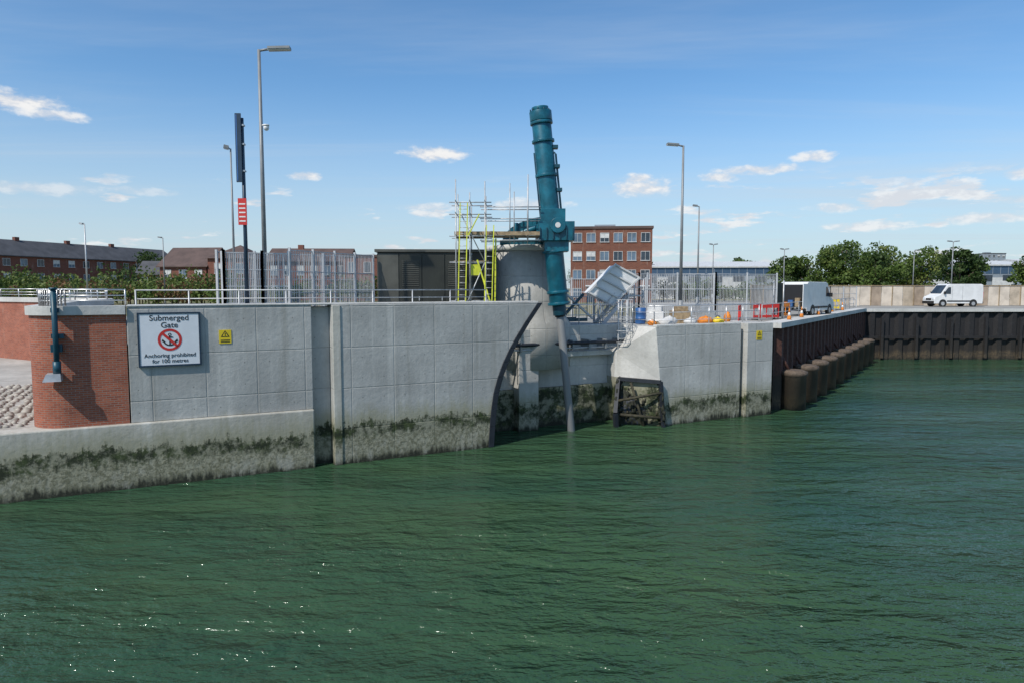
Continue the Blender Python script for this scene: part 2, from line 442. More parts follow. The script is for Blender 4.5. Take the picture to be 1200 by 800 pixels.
# ------------------------------------------------------------------ concrete quay walls (left)
mb=MB('concrete_quay_wall',QO,QA)
mb.part('panel_bay_1'); mb.box(-6.28,-.03,.15,.95,2.303,6.35,'conc_panel')
mb.part('expansion_recess'); mb.box(-.017,.72,.5,1.0,-3,6.28,'conc_panel')
mb.part('panel_bay_2')
curve=[(7.70,-3),(7.70,0),(7.76,.9),(7.84,1.7),(7.95,2.4),(8.16,3.1),(8.43,3.75),(8.75,4.35),(9.10,4.9),(9.52,5.5),(9.9,6.0),(10.16,6.35)]
prof=[(.73,6.35),(.73,-3)]+curve
mb.prism_y(prof,0,.9,'conc_panel')
mb.part('pilaster'); mb.box(.735,1.05,-.045,-.002,-3,6.345,'conc_plinth')
mb.part('rubber_seal')
for (a,b) in zip(curve,curve[1:]):
    w=.24
    mb.hexa([(a[0]-w,-.05,a[1]),(b[0]-w,-.05,b[1]),(b[0]+.03,-.05,b[1]),(a[0]+.03,-.05,a[1])],[(a[0]-w,-.003,a[1]),(b[0]-w,-.003,b[1]),(b[0]+.03,-.003,b[1]),(a[0]+.03,-.003,a[1])],'rubber')
mb.part('top_nosing'); mb.box(-6.28,10.05,.12,.98,6.353,6.42,'coping')
mb.finish(.02)

mb=MB('gate_chamber_wall',QO,QA)
mb.part('back_wall'); mb.box(5.5,17.6,3.0,3.6,2.0,5.1,'conc_pale')
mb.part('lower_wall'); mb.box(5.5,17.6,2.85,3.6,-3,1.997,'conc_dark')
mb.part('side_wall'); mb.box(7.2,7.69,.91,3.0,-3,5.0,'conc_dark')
mb.part('buttress'); mb.box(10.2,11.3,2.3,2.99,-3,5.0,'conc_pale')
mb.part('ledge'); mb.box(11.31,16.4,2.6,2.99,3.55,3.8,'conc_pale')
mb.part('pipes')
mb.tube((7.9,2.25,4.25),(16.6,2.25,4.25),.09,'rubber'); mb.tube((7.9,2.3,4.0),(16.6,2.3,4.0),.04,'steel')
for k in range(9): mb.box(8.2+k*1.0,8.32+k*1.0,2.2,2.99,3.9,4.4,'greypaint')
mb.finish(.02)

mb=MB('concrete_pedestal')
mb.part('drum')
mb.lathe((.7,35.7,0),[(2.35,3.0),(2.35,5.2),(2.15,5.5),(2.0,6.2),(1.95,8.85)],'conc_ped',56)
mb.part('cap'); mb.lathe((.7,35.7,0),[(2.02,8.855),(2.02,9.12),(1.96,9.15)],'coping',56)
mb.finish()

# ------------------------------------------------------------------ hydraulic ram
mb=MB('hydraulic_ram')
def ax(z,off=0): return Vector((2.93-.1035*z+off,33.35-.015*z,z))
mb.part('cylinder')
mb.tube(ax(6.25),ax(14.9),.46,'teal',n=32)
mb.tube(ax(14.9),ax(15.35),.53,'teal',n=32); mb.tube(ax(15.35),ax(15.55),.40,'teal',n=32)
for z in (6.2,6.75,8.7,12.3,13.9,14.75): mb.tube(ax(z),ax(z+.13),.54,'teal',n=32)
for k in range(10):
    a=2*math.pi*k/10; c=ax(15.3); mb.tube(c+Vector((.47*math.cos(a),.47*math.sin(a),0)),c+Vector((.47*math.cos(a),.47*math.sin(a),.14)),.04,'teal_dk',n=6)
mb.part('pipework')
for dx,dy in ((.50,-.18),(.56,.02),(-.5,-.16)):
    o=Vector((dx,dy,0)); mb.tube(ax(9.6)+o,ax(13.4)+o,.035,'teal_dk',n=6)
mb.tube(ax(13.4)+Vector((.50,-.18,0)),ax(13.5),.05,'teal_dk',n=6)
for z in (10.5,11.6,12.7,13.6): mb.box(ax(z).x+.4,ax(z).x+.66,ax(z).y-.28,ax(z).y+.1,z,z+.16,'teal_dk')
mb.part('rod'); mb.tube(ax(-2),ax(6.0),.19,'chrome',n=24); mb.tube(ax(5.7),ax(6.2),.33,'teal_dk',n=24); mb.tube(ax(5.62),ax(5.7),.25,'rubber',n=24)
mb.part('trunnion')
c=ax(9.9)
mb.box(c.x-.62,c.x+1.05,c.y-.7,c.y+.7,9.25,10.15,'teal')
mb.box(c.x-.55,c.x+.62,c.y-.62,c.y+.62,10.153,10.75,'teal')
mb.box(c.x-.35,c.x+.8,c.y-.5,c.y+.5,8.75,9.247,'teal')
mb.tube((c.x+.25,c.y-.705,9.95),(c.x+.25,c.y-.86,9.95),.36,'teal',n=24)
mb.tube((c.x+.25,c.y-.86,9.95),(c.x+.25,c.y-.885,9.95),.13,'offwhite',n=20)
for k in range(6):
    mb.box(c.x-.6+k*.31,c.x-.55+k*.31,c.y-.78,c.y-.702,9.3,9.85,'teal_dk')
mb.part('yoke')
for yy in (34.15,35.2):
    pts=[]
    for k in range(9):
        a=R(180-k*11.2); pts.append((2.0+2.5*math.cos(a),yy,9.2+1.35*math.sin(a)))
    low=[(x,yy,max(9.21,z-.62)) for x,_,z in pts]
    for a,b,la,lb in zip(pts,pts[1:],low,low[1:]):
        mb.hexa([(la[0],yy-.1,la[2]-.03),(lb[0],yy-.1,lb[2]-.03),(lb[0],yy+.1,lb[2]-.03),(la[0],yy+.1,la[2]-.03)],[(a[0],yy-.1,a[2]),(b[0],yy-.1,b[2]),(b[0],yy+.1,b[2]),(a[0],yy+.1,a[2])],'teal')
mb.box(-.6,1.6,34.0,35.5,9.153,9.35,'teal')
mb.box(1.2,2.2,33.75,35.6,9.5,10.1,'teal')
mb.tube((-.1,34.2,9.5),(1.5,34.1,10.1),.16,'teal',n=14)
mb.tube((.2,34.0,9.4),(.2,34.0,10.2),.12,'teal',n=12)
mb.finish(.015)

# ------------------------------------------------------------------ scaffold with ladders
mb=MB('scaffold_tower')
st='steel'
xs=[-2.6,-1.95,-1.25]
ztop={-2.6:12.0,-1.95:11.4,-1.25:11.9}
mb.part('tubes')
for x in xs:
    for y in (31.9,33.2):
        mb.tube((x,y,LAND),(x,y,ztop[x]-(.5 if y>32 else 0)),.03,st,n=6)
for x,z0,zt in ((-.1,9.15,11.9),(.75,9.15,12.3),(.1,9.15,11.5)):
    for y in (32.4,33.5): mb.tube((x,y,z0),(x,y,zt-(y-32.4)*.4),.03,st,n=6)
for z in (6.4,8.2,9.4,10.4,10.95):
    for y in (31.9,33.2): mb.tube((-2.9,y,z),(-.95,y,z),.028,st,n=6)
    for x in xs: mb.tube((x,31.6,z+.06),(x,33.4,z+.06),.028,st,n=6)
for z in (9.25,10.25,10.8):
    for y in (32.4,33.5): mb.tube((-1.5,y,z),(1.35,y,z),.028,st,n=6)
mb.tube((-2.6,31.85,5.2),(-1.25,31.85,8.2),.028,st,n=6); mb.tube((-1.25,31.87,8.2),(-2.6,31.87,10.9),.028,st,n=6)
mb.part('boards')
for k in range(5): mb.box(-2.7,1.3,32.3+k*.24,32.52+k*.24,9.43,9.47,'board')
for k in range(3): mb.box(-2.7,-1.1,32.0+k*.24,32.22+k*.24,8.24,8.28,'board')
mb.box(-2.7,1.3,32.27,32.295,9.475,9.65,'board')
mb.part('ladders')
for x,y0,y1,z1 in ((-2.5,31.3,31.75,10.9),(-1.3,31.4,31.8,9.9)):
    for dx in (0,.34): mb.beam((x+dx,y0,LAND),(x+dx+.12,y1,z1),.045,.07,'hivis')
    n=int((z1-LAND)/.28)
    for k in range(1,n):
        f=k/n; mb.tube((x+.12*f,y0+(y1-y0)*f,LAND+(z1-LAND)*f),(x+.34+.12*f,y0+(y1-y0)*f,LAND+(z1-LAND)*f),.014,'steel',n=6)
for a,b in (((-2.0,31.5,9.4),(-1.5,31.7,10.4)),((-1.6,31.6,8.3),(-.9,31.6,6.0)),((-.75,31.9,9.3),(-.8,31.9,6.2))): mb.beam(a,b,.07,.04,'hivis')
mb.part('debris_sheet')
mb.box(-1.9,-1.5,31.83,31.86,7.6,8.1,'hivis')
mb.finish()

# ------------------------------------------------------------------ kiosks
mb=MB('electrical_kiosk',(-6.45,32.9,0),R(4))
mb.part('cabinet'); mb.box(0,5.5,0,2.4,LAND,8.72,'cab')
mb.part('roof'); mb.box(-.12,5.62,-.12,2.5,8.723,8.86,'cab2')
mb.part('side_panel'); mb.box(-.03,-.002,.1,2.3,5.1,8.65,'cab2'); mb.box(.02,1.0,-.03,-.002,5.1,8.65,'cab2')
mb.part('doors')
for k in range(4):
    x0=1.06+k*1.1
    mb.box(x0,x0+1.04,-.04,-.002,5.1,8.6,'cab')
    if k%2==0:
        for j in range(14): mb.box(x0+.12,x0+.92,-.065,-.042,7.1+j*.09,7.135+j*.09,'cab2')
    mb.box(x0+.9,x0+.95,-.08,-.042,6.4,6.6,'steel')
mb.finish(.01)

# ------------------------------------------------------------------ fences / railings
def meshfence(name,pts,z0,z1,mat='mesh',gap=.09,post=2.4,wr=.009,hr=3):
    mb=MB(name)
    mb.part('posts')
    for a,b in zip(pts,pts[1:]):
        a=Vector((*a,0));b=Vector((*b,0)); l=(b-a).length; n=max(1,round(l/post))
        for k in range(n+1):
            p=a.lerp(b,k/n); mb.box(p.x-.045,p.x+.045,p.y-.045,p.y+.045,z0,z1+.08,mat)
    mb.part('mesh')
    for a,b in zip(pts,pts[1:]):
        a=Vector((*a,0));b=Vector((*b,0)); l=(b-a).length
        for k in range(hr):
            z=z0+.12+(z1-z0-.14)*k/(hr-1)
            mb.beam(a+Vector((0,0,z)),b+Vector((0,0,z)),.03,.035,mat)
        n=int(l/gap)
        for k in range(n):
            p=a.lerp(b,(k+.5)/n); mb.tube((p.x,p.y,z0+.1),(p.x,p.y,z1),wr,mat,n=4,caps=False,smooth=False)
    return mb.finish()
def railing(name,pts,z0,levels,mat='stainless',post=1.6,r=.022,pr=.028):
    mb=MB(name)
    mb.part('posts')
    for a,b in zip(pts,pts[1:]):
        a=Vector((*a,0));b=Vector((*b,0)); l=(b-a).length; n=max(1,round(l/post))
        for k in range(n+1):
            p=a.lerp(b,k/n); mb.tube((p.x,p.y,z0),(p.x,p.y,levels[-1]+.02),pr,mat,n=6)
    mb.part('rails')
    for z in levels:
        for a,b in zip(pts,pts[1:]): mb.tube((*a,z),(*b,z),r*(1.3 if z==levels[-1] else 1),mat,n=6)
    return mb.finish()
meshfence('mesh_fence',[Lw(-3.0,2.6),Lw(-3.0,1.7),Lw(-1.6,1.65),Lw(-.6,1.6)],LAND,8.4,gap=.065,wr=.019,post=1.2,hr=6)
meshfence('mesh_fence',[Lw(-.55,1.7),Lw(3.8,5.0)],LAND,8.55,gap=.10,wr=.013,post=1.3,hr=5)
meshfence('mesh_fence',[Lw(-3.0,5.6),Lw(3.4,7.0)],LAND,8.6,gap=.12,wr=.012,post=1.6,hr=4)
railing('handrail',[Lw(-6.0,.5),Lw(7.6,.5)],LAND,[6.62,6.93],'steel',1.7)
ir=offset(bw,.32)
railing('promenade_handrail',ir[:-3],6.4,[6.58,6.75,6.95],'stainless',1.9)
railing('quay_handrail',[Lw(17.2,2.6),Lw(17.3,.9),Lw(24.7,.9)],LAND,[5.35,5.75,6.1],'stainless',1.3,.02)
railing('quay_handrail',[(PA.x-.4,PA.y+.9),(PB.x-1.0,PB.y-.3)],LAND,[5.5,6.05],'steel',2.4,.02)
railing('gate_handrail',[Lw(12.9,3.3),Lw(17.0,3.3)],5.1,[5.6,6.15],'stainless',1.2,.02)
meshfence('site_fence',[Lw(16.9,5.4),Lw(19.6,5.2),Lw(24.8,4.6)],LAND,7.85,gap=.11,wr=.012,post=2.3,hr=4)
meshfence('site_fence',[(8.5,43),(12.5,42),(17,44)],LAND,7.9,gap=.11,wr=.014,post=2.0,hr=4)
meshfence('site_fence',[(1.5,44),(8.4,43)],LAND,7.6,gap=.12,wr=.013,post=2.0,hr=4)
meshfence('site_fence',[(27,62.5),(33,71),(37,73.5)],LAND,7.1,gap=.16,wr=.014,post=2.6,hr=4)

# ------------------------------------------------------------------ right gate block
mb=MB('gate_abutment',QO,QA)
mb.part('block')
F1=(16.95,.3,5.05);F2=(17.25,.3,2.35);F3=(17.35,.3,-3);B1=(15.9,2.3,3.7);B2=(15.85,2.3,2.4)
E1=(22.75,.3,5.05);E3=(22.75,.3,-3);E2=(22.75,3.6,5.05);E4=(22.75,3.6,-3);G=(15.9,3.6,3.7);G2=(15.85,3.6,2.4);T2=(17.0,3.6,5.05);B3=(16.6,2.3,-3);G3=(16.6,3.6,-3)
mb.poly([F3,E3,E1,F1,F2],'conc_pale')
mb.poly([F1,E1,E2,T2],'conc_pale')
mb.poly([F1,T2,G,B1],'coping')
mb.poly([F2,F1,B1,B2],'coping')
mb.poly([B1,G,G2,B2],'conc_pale')
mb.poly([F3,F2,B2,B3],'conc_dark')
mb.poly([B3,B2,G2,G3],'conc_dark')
mb.poly([E3,E4,E2,E1],'conc_pale')
mb.part('quay_pier'); mb.box(23.05,24.95,.1,3,-3,5.12,'conc_pale'); mb.box(22.752,23.048,.65,3,-3,5.0,'conc_dark')
mb.part('kerb'); mb.box(17.0,22.75,.32,.62,5.053,5.16,'coping')
mb.finish(.02)

# weed covered gate nose under the block: slanted, deeply hollowed opening framed by seals
mb=MB('gate_nose_seal',QO,QA)
rn=random.Random(5)
def lerp3(a,b,f): return [a[i]+(b[i]-a[i])*f for i in range(3)]
rows=[((15.90,2.05,2.38),(17.22,.27,2.33)),((15.62,1.75,1.95),(17.24,.10,1.85)),((15.30,1.40,1.25),(17.22,-.05,1.15)),((15.12,1.2,.75),(17.25,-.12,.6)),((15.2,1.2,.25),(17.3,-.10,.1)),((15.3,1.25,-1.2),(17.35,-.05,-1.2))]
NU=26; NV=7; grid=[]
for ri in range(len(rows)-1):
    for v in range(NV):
        f=v/NV; a=lerp3(rows[ri][0],rows[ri+1][0],f); b=lerp3(rows[ri][1],rows[ri+1][1],f)
        line=[]; vv=(ri+f)/5
        for u in range(NU+1):
            p=lerp3(a,b,u/NU); hol=.62*min(1,2.2*math.sin(math.pi*u/NU))*min(1,5*vv)
            if u in (0,NU): hol=0
            j=rn.uniform(-.06,.06)
            line.append((p[0]+.45*hol+j*.4,p[1]+.9*hol+j,p[2]+rn.uniform(-.02,.02)))
        grid.append(line)
i0=mb.addv([p for l in grid for p in l])
for r_ in range(len(grid)-1):
    for u in range(NU):
        q=i0+r_*(NU+1)+u; mb.face([q,q+NU+1,q+NU+2,q+1],'weed' if rn.random()<.7 else 'rubber',True)
mb.part('seal_bars')
a,b=rows[0]; mb.beam((a[0]-.02,a[1]-.06,a[2]-.05),(b[0],b[1]-.08,b[2]-.05),.2,.18,'rubber')
mb.beam((15.88,1.98,2.3),(15.1,1.12,.7),.2,.2,'rubber'); mb.beam((15.1,1.12,.7),(15.25,1.15,-1),.2,.2,'rubber')
mb.beam((17.22,.2,2.3),(17.28,-.1,-1),.16,.16,'rubber')
mb.tube((15.4,1.3,1.3),(17.2,.1,1.75),.07,'weed2',n=8); mb.tube((15.3,1.35,.6),(17.2,.15,.45),.08,'weed2',n=8); mb.tube((16.1,1.2,2.2),(16.7,.6,-.5),.07,'weed2',n=8)
mb.part('weed')
for k in range(130):
    edge_=rn.random()<.45
    f=rn.choice((rn.uniform(0,.08),rn.uniform(.92,1))) if edge_ else rn.random()
    r_=rn.uniform(0,3.99); ri=int(r_); a=lerp3(rows[ri][0],rows[ri+1][0],r_-ri); b=lerp3(rows[ri][1],rows[ri+1][1],r_-ri); p=lerp3(a,b,f)
    hol=.62*min(1,2.2*math.sin(math.pi*f))
    mb.blob((p[0]+.4*hol,p[1]+.8*hol-.03,p[2]),(rn.uniform(.04,.12),.07,rn.uniform(.06,.24)),'weed' if rn.random()<.75 else 'weed2',k,.35,1)
mb.finish()

mb=MB('access_ladder',QO,QA)
for dx in (0,.55): mb.tube((16.0+dx,2.2,2.6),(16.0+dx,2.2,6.4),.035,'mesh',n=6)
for k in range(13): mb.tube((16.0,2.2,2.7+k*.28),(16.55,2.2,2.7+k*.28),.022,'mesh',n=6)
for z in (4.2,4.8,5.4,6.0,6.4):
    pts=[(16.275+.42*math.cos(R(a)),2.15-.62*abs(math.sin(R(a))),z) for a in range(0,181,30)]
    mb.path(pts,.02,'mesh',6)
for a in (30,60,90,120,150):
    mb.tube((16.275+.42*math.cos(R(a)),2.15-.62*math.sin(R(a)),4.2),(16.275+.42*math.cos(R(a)),2.15-.62*math.sin(R(a)),6.4),.014,'mesh',n=5)
mb.finish()
mb=MB('steel_stair',QO,QA)
for y in (3.9,4.7):
    mb.beam((16.2,y,5.05),(17.8,y,6.6),.05,.2,'mesh')
    mb.tube((16.2,y,6.0),(17.8,y,7.55),.025,'mesh',n=6); mb.tube((16.2,y,5.55),(17.8,y,7.1),.018,'mesh',n=6)
    for k in range(5): mb.tube((16.2+k*.4,y,5.1+k*.39),(16.2+k*.4,y,6.0+k*.39),.02,'mesh',n=6)
    for x in (17.8,18.9): mb.tube((x,y,LAND),(x,y,7.5),.04,'mesh',n=6)
    for z in (7.05,7.5): mb.tube((17.8,y,z),(18.9,y,z),.025,'mesh',n=6)
for k in range(8): mb.box(16.15+k*.21,16.38+k*.21,3.93,4.67,5.15+k*.2,5.18+k*.2,'steel')
mb.box(17.8,18.9,3.85,4.75,6.55,6.63,'steel')
mb.finish()
mb=MB('access_gantry',QO,QA)
for y in (3.5,4.6):
    mb.beam((13.0,y,5.35),(14.9,y,5.35),.1,.18,'teal_dk')
    for k in range(3): mb.tube((13.1+k*.9,y,5.4),(13.1+k*.9,y,6.55),.025,'steel',n=6)
    for z in (5.95,6.55): mb.tube((13.1,y,z),(14.9,y,z),.025,'steel',n=6)
mb.beam((13.0,3.4,5.2),(14.6,3.4,6.7),.12,.12,'teal_dk'); mb.beam((13.3,3.42,6.9),(15.2,3.42,5.4),.1,.1,'steel')
mb.beam((12.9,3.6,5.1),(12.9,3.6,7.4),.2,.2,'teal_dk')
mb.finish()
mb=MB('white_steel_chute',(4.75,37.4,0),R(10))
mb.part('casing')
mb.hexa([(-.55,0,6.75),(.75,0,6.1),(.75,1.1,6.1),(-.55,1.1,6.75)],[(.95,0,8.25),(2.25,0,7.6),(2.25,1.1,7.6),(.95,1.1,8.25)],'white')
mb.part('ribs')
for k in range(5):
    f=k/4; x0,z0=-.55+1.5*f,6.75+1.5*f
    mb.beam((x0-.03,-.06,z0+.03),(x0+1.33,-.06,z0-.67),.07,.10,'offwhite')
mb.beam((-.6,-.07,6.8),(.95,-.07,8.33),.07,.12,'offwhite'); mb.beam((.75,-.07,6.07),(2.3,-.07,7.6),.07,.12,'offwhite')
mb.part('trestle')
for x in (0,1.7):
    for y in (.1,.95): mb.tube((x,y,LAND),(x,y,6.45+x*.5),.05,'steel',n=6)
mb.tube((0,.1,5.2),(1.7,.1,6.6),.03,'steel',n=6)
mb.finish(.015)

# site clutter
def sack(name,x,y,z,r,mat,seed):
    mb=MB(name); mb.blob((x,y,z+r[2]*.7),r,mat,seed,.10,3)
    mb.tube((x,y,z+r[2]*1.3),(x+.05,y,z+r[2]*1.8),.06,mat,.1,n=7); mb.finish()
for i,(s_,t_,m_,r_) in enumerate(((21.4,1.6,'orange',(.42,.3,.24)),(22.2,1.5,'yellow',(.35,.3,.2)),(17.9,1.8,'orange',(.25,.2,.16)),(18.6,1.5,'offwhite',(.4,.3,.22)),(19.4,2.2,'offwhite',(.4,.3,.25)),(20.4,1.7,'offwhite',(.35,.3,.2)),(23.4,2.0,'orange',(.2,.2,.3)))):
    p=Lw(s_,t_); sack('sandbag',p[0],p[1],LAND+(.05 if s_<22.7 else .12),r_,m_,i)
def pallet(name,x,y,ang,load):
    mb=MB(name,(x,y,LAND+.05),ang)
    for k in range(6): mb.box(-.6+k*.21,-.46+k*.21,-.5,.5,.11,.135,'board')
    for yy in (-.5,-.05,.4): mb.box(-.6,.6,yy,yy+.1,0,.108,'board')
    mb.box(-.52,.52,-.42,.42,.14,.14+.55,load); mb.box(-.4,.35,-.35,.3,.693,.93,load)
    mb.finish(.02)
for (s_,t_,m_) in ((19.0,3.0,'offwhite'),(20.8,3.0,'board'),(22.4,2.8,'steel')):
    p=Lw(s_,t_); pallet('loaded_pallet',p[0],p[1],R(30+s_*7),m_)
def barrel(x,y,mat):
    mb=MB('drum'); mb.lathe((x,y,LAND+.05),[(.28,0),(.29,.05),(.28,.28),(.3,.3),(.28,.32),(.28,.58),(.3,.6),(.28,.62),(.29,.86),(.26,.88)],mat,18); mb.finish()
p=Lw(18.2,3.2); barrel(*p,'blue')
def cone(x,y,z=LAND):
    mb=MB('traffic_cone'); mb.box(x-.2,x+.2,y-.2,y+.2,z,z+.04,'orange')
    mb.tube((x,y,z+.04),(x,y,z+.3),.14,'orange',r1=.095,n=14); mb.tube((x,y,z+.3),(x,y,z+.5),.096,'white',r1=.06,n=14); mb.tube((x,y,z+.5),(x,y,z+.75),.06,'orange',r1=.025,n=14); mb.finish()
for x,y in ((17.3,42.6),(19.6,46.2),(22.6,50.4),(26.8,57.2),(29.5,61)): cone(x,y)
def barrier(x,y,ang,mat):
    mb=MB('safety_barrier',(x,y,LAND),ang)
    mb.box(-1,1,-.02,.02,.75,1.0,mat); mb.box(-1,1,-.02,.02,.15,.3,mat)
    for x_ in (-.98,-.5,0,.5,.94): mb.box(x_,x_+.04,-.025,.025,.1,1.0,mat)
    for x_ in (-.9,.86): mb.box(x_,x_+.05,-.3,.3,0,.06,'black')
    mb.finish()
for i,(x,y) in enumerate(((16.2,43.5),(18.2,46.2),(27.2,59),(13.5,40.5),(24.8,57.5),(30,64))): barrier(x,y,R(20+i*16),'red' if i%3==0 else ('orange' if i%3==1 else 'yellow'))
mb=MB('site_gate_panel',(16.9,44.2,0),R(30)); mb.box(0,.9,0,.06,5.15,7.35,'cab'); mb.tube((0,0,LAND),(0,0,7.5),.05,'steel',n=8); mb.tube((.95,0,LAND),(.95,0,7.5),.05,'steel',n=8); mb.finish()
mb=MB('scaffold_tube_stack',(10.6,38.9,LAND),R(22))
for r_ in range(3):
    for k in range(6-r_): mb.tube((-1.5,k*.11+r_*.055,.2+r_*.095),(1.6,k*.11+r_*.055,.2+r_*.095),.05,'steel',n=8)
for x in (-1,1): mb.box(x-.06,x+.06,-.1,.7,.0,.145,'board')
mb.finish()

# ------------------------------------------------------------------ pile walls
def sheetpile(name,A,B,z0,z1,mat,pitch=1.2,dep=.22,capz=.30,waler=None):
    A=Vector(A);B=Vector(B); L=(B-A).length; ang=math.atan2(B.y-A.y,B.x-A.x)
    mb=MB(name,(A.x,A.y,0),ang)
    mb.part('piles')
    n=int(L/pitch); pts=[]
    for k in range(n+1):
        x=k*pitch
        pts+=[(x,0),(x+pitch*.32,0),(x+pitch*.5,-dep),(x+pitch*.82,-dep)]
    for a,b in zip(pts,pts[1:]): mb.poly([(a[0],a[1],z0),(b[0],b[1],z0),(b[0],b[1],z1),(a[0],a[1],z1)],mat)
    mb.part('capping_beam'); mb.box(-.1,L,-dep-.12,.7,z1-capz+.3,z1+.3,'coping')
    if waler is not None:
        mb.part('waler'); mb.box(0,L,-dep-.16,-dep-.01,waler,waler+.25,mat)
    return mb.finish()
sheetpile('sheet_pile_wall',PA,PB,-3,4.75,'pile',1.3,.3)
sheetpile('far_sheet_pile_wall',(PB.x,PB.y),(260,PB.y+.4),-3,4.7,'pile_far',1.4,.3,.30,2.1)
mb=MB('timber_fender')
x=36.2
while x<110:
    mb.box(x,x+.25,67.5-.72,67.5-.49,.2,4.2,'pile_far'); x+=3.4
mb.finish()
d=(PB-PA).normalized(); nrm=Vector((d.y,-d.x))
for k in range(10):
    c=PA+d*(1.3+k*3.3)+nrm*.9
    mb=MB('fender_pile')
    mb.lathe((c.x,c.y,0),[(.66,-3),(.66,1.95),(.73,2.0),(.73,2.2),(.5,2.3)],'stub',24)
    mb.tube((c.x-nrm.x*.9,c.y-nrm.y*.9,3.3),(c.x-nrm.x*.3,c.y-nrm.y*.3,2.25),.09,'pile',n=8)
    mb.finish()

# ------------------------------------------------------------------ lamps
def lamp(x,y,ztop,r=.09,arm=(1.1,0),head=(.75,.3,.09),mat='greypaint',z0=LAND,tilt=.12,cctv=False,dbl=False):
    mb=MB('street_lamp')
    mb.part('column')
    mb.tube((x,y,z0),(x,y,z0+1.3),r*1.35,mat,n=12); mb.tube((x,y,z0+1.3),(x,y,ztop),r,mat,r1=r*.6,n=12)
    mb.box(x-r*2.2,x+r*2.2,y-r*2.2,y+r*2.2,z0,z0+.03,mat)
    mb.part('lantern')
    for sg in ([1,-1] if dbl else [1]):
        ax_,ay_=arm[0]*sg,arm[1]*sg; L=math.hypot(ax_,ay_); u=Vector((ax_/L,ay_/L,0)); z1=ztop
        mb.tube((x,y,z1-.04),(x+ax_*.35,y+ay_*.35,z1+tilt*.3),r*.5,mat,n=8)
        a=Vector((x,y,z1+.02))+u*L*.3+Vector((0,0,tilt*.25)); b=Vector((x,y,z1+.02))+u*L+Vector((0,0,tilt*.6))
        mb.beam(a,b,head[1],head[2],mat); mb.beam(a-Vector((0,0,head[2]*.7)),b-Vector((0,0,head[2]*.7)),head[1]*.8,.03,'offwhite')
    if cctv:
        z=cctv; mb.part('camera'); mb.tube((x,y,z),(x+.22,y-.1,z),.03,'white',n=6); mb.blob((x+.25,y-.12,z-.12),(.11,.11,.12),'white',1,.0,2); mb.tube((x+.25,y-.12,z),(x+.25,y-.12,z-.05),.12,'white',n=12)
    return mb.finish()
lamp(-9.9,27.5,16.3,.10,(1.2,.1),(.7,.34,.09),cctv=13.4)
lamp(*Lw(21.6,3.9),15.1,.10,(-.95,-.05),(.7,.34,.09))
lamp(-13.15,32.5,13.5,.062,(-.28,-.1),(.35,.2,.14))
lamp(-37.2,60,12.55,.08,(-.45,.1),(.4,.25,.12),'steel')
lamp(-35.5,70,12.1,.07,(-.5,.1),(.4,.25,.1))
lamp(14.9,55,13.5,.08,(-.5,.05),(.4,.3,.1))
lamp(24.6,84,12.3,.08,(.5,.05),(.4,.3,.1),dbl=True)
lamp(32.5,82,11.6,.07,(.5,.05),(.4,.3,.1),dbl=True)
lamp(59.0,92,13.2,.09,(.8,.05),(.4,.3,.1),dbl=True)
lamp(51.5,88,11.8,.07,(.5,.05),(.4,.3,.1))

mb=MB('navigation_sign_post',(-10.2,26.35,0),0)
mb.part('post'); mb.tube((0,0,LAND),(0,0,13.4),.085,'dkblue',r1=.06,n=12)
mb.part('vertical_board'); mb.box(-.22,.0,-.14,-.09,11.0,13.55,'dkblue'); mb.box(-.19,-.15,-.145,-.141,11.05,13.5,'blue')
for z in (11.4,12.4,13.1): mb.box(-.1,.08,-.09,.09,z,z+.06,'steel')
mb.part('red_sign'); mb.box(-.20,.12,-.13,-.09,9.4,10.4,'red')
for k in range(5): mb.box(-.16,.08,-.136,-.132,9.52+k*.16,9.57+k*.16,'white')
mb.finish()

px_,py_=Lw(-8.35,.15)
mb=MB('mooring_davit',(px_,py_,0),QA)
mb.part('post'); mb.tube((0,-.28,4.15),(0,-.28,6.95),.085,'teal_dk',n=14); mb.tube((.0,-.28,6.95),(0,-.28,7.02),.12,'teal_dk',n=14)
mb.box(-.12,.12,-.2,.02,6.2,6.35,'teal_dk'); mb.box(-.16,.16,-.24,.03,4.9,5.15,'teal_dk'); mb.box(-.13,.22,-.22,.03,5.35,5.5,'teal_dk')
mb.part('foot'); mb.hexa([(-.4,-.5,3.95),(.12,-.5,3.95),(.12,.0,3.95),(-.4,.0,3.95)],[(-.3,-.45,4.2),(.1,-.45,4.2),(.1,.0,4.2),(-.3,.0,4.2)],'steel')
mb.tube((0,-.28,4.15),(0,-.28,4.6),.12,'teal_dk',n=14)
mb.finish()

# ------------------------------------------------------------------ signs on the wall
mb=MB('submerged_gate_sign',QO,QA)
SX0,SX1,SZ0,SZ1=-5.95,-4.0,4.28,6.12
mb.part('board'); mb.box(SX0,SX1,.06,.145,SZ0,SZ1,'signwhite')
mb.part('border')
for (a,b,c,d_) in ((SX0-.03,SX1+.03,SZ0-.03,SZ0+.03),(SX0-.03,SX1+.03,SZ1-.03,SZ1+.03)): mb.box(a,b,.045,.15,c,d_,'dkblue')
for (a,b) in ((SX0-.03,SX0+.03),(SX1-.03,SX1+.03)): mb.box(a,b,.046,.149,SZ0+.031,SZ1-.031,'dkblue')
cx,cz=(SX0+SX1)/2,5.19
mb.part('prohibition_ring')
n=40
for k in range(n):
    a0=2*math.pi*k/n;a1=2*math.pi*(k+1)/n; r0,r1=.30,.385
    q=[(cx+r0*math.cos(a0),.052,cz+r0*math.sin(a0)),(cx+r1*math.cos(a0),.052,cz+r1*math.sin(a0)),(cx+r1*math.cos(a1),.052,cz+r1*math.sin(a1)),(cx+r0*math.cos(a1),.052,cz+r0*math.sin(a1))]
    mb.poly(q,'red')
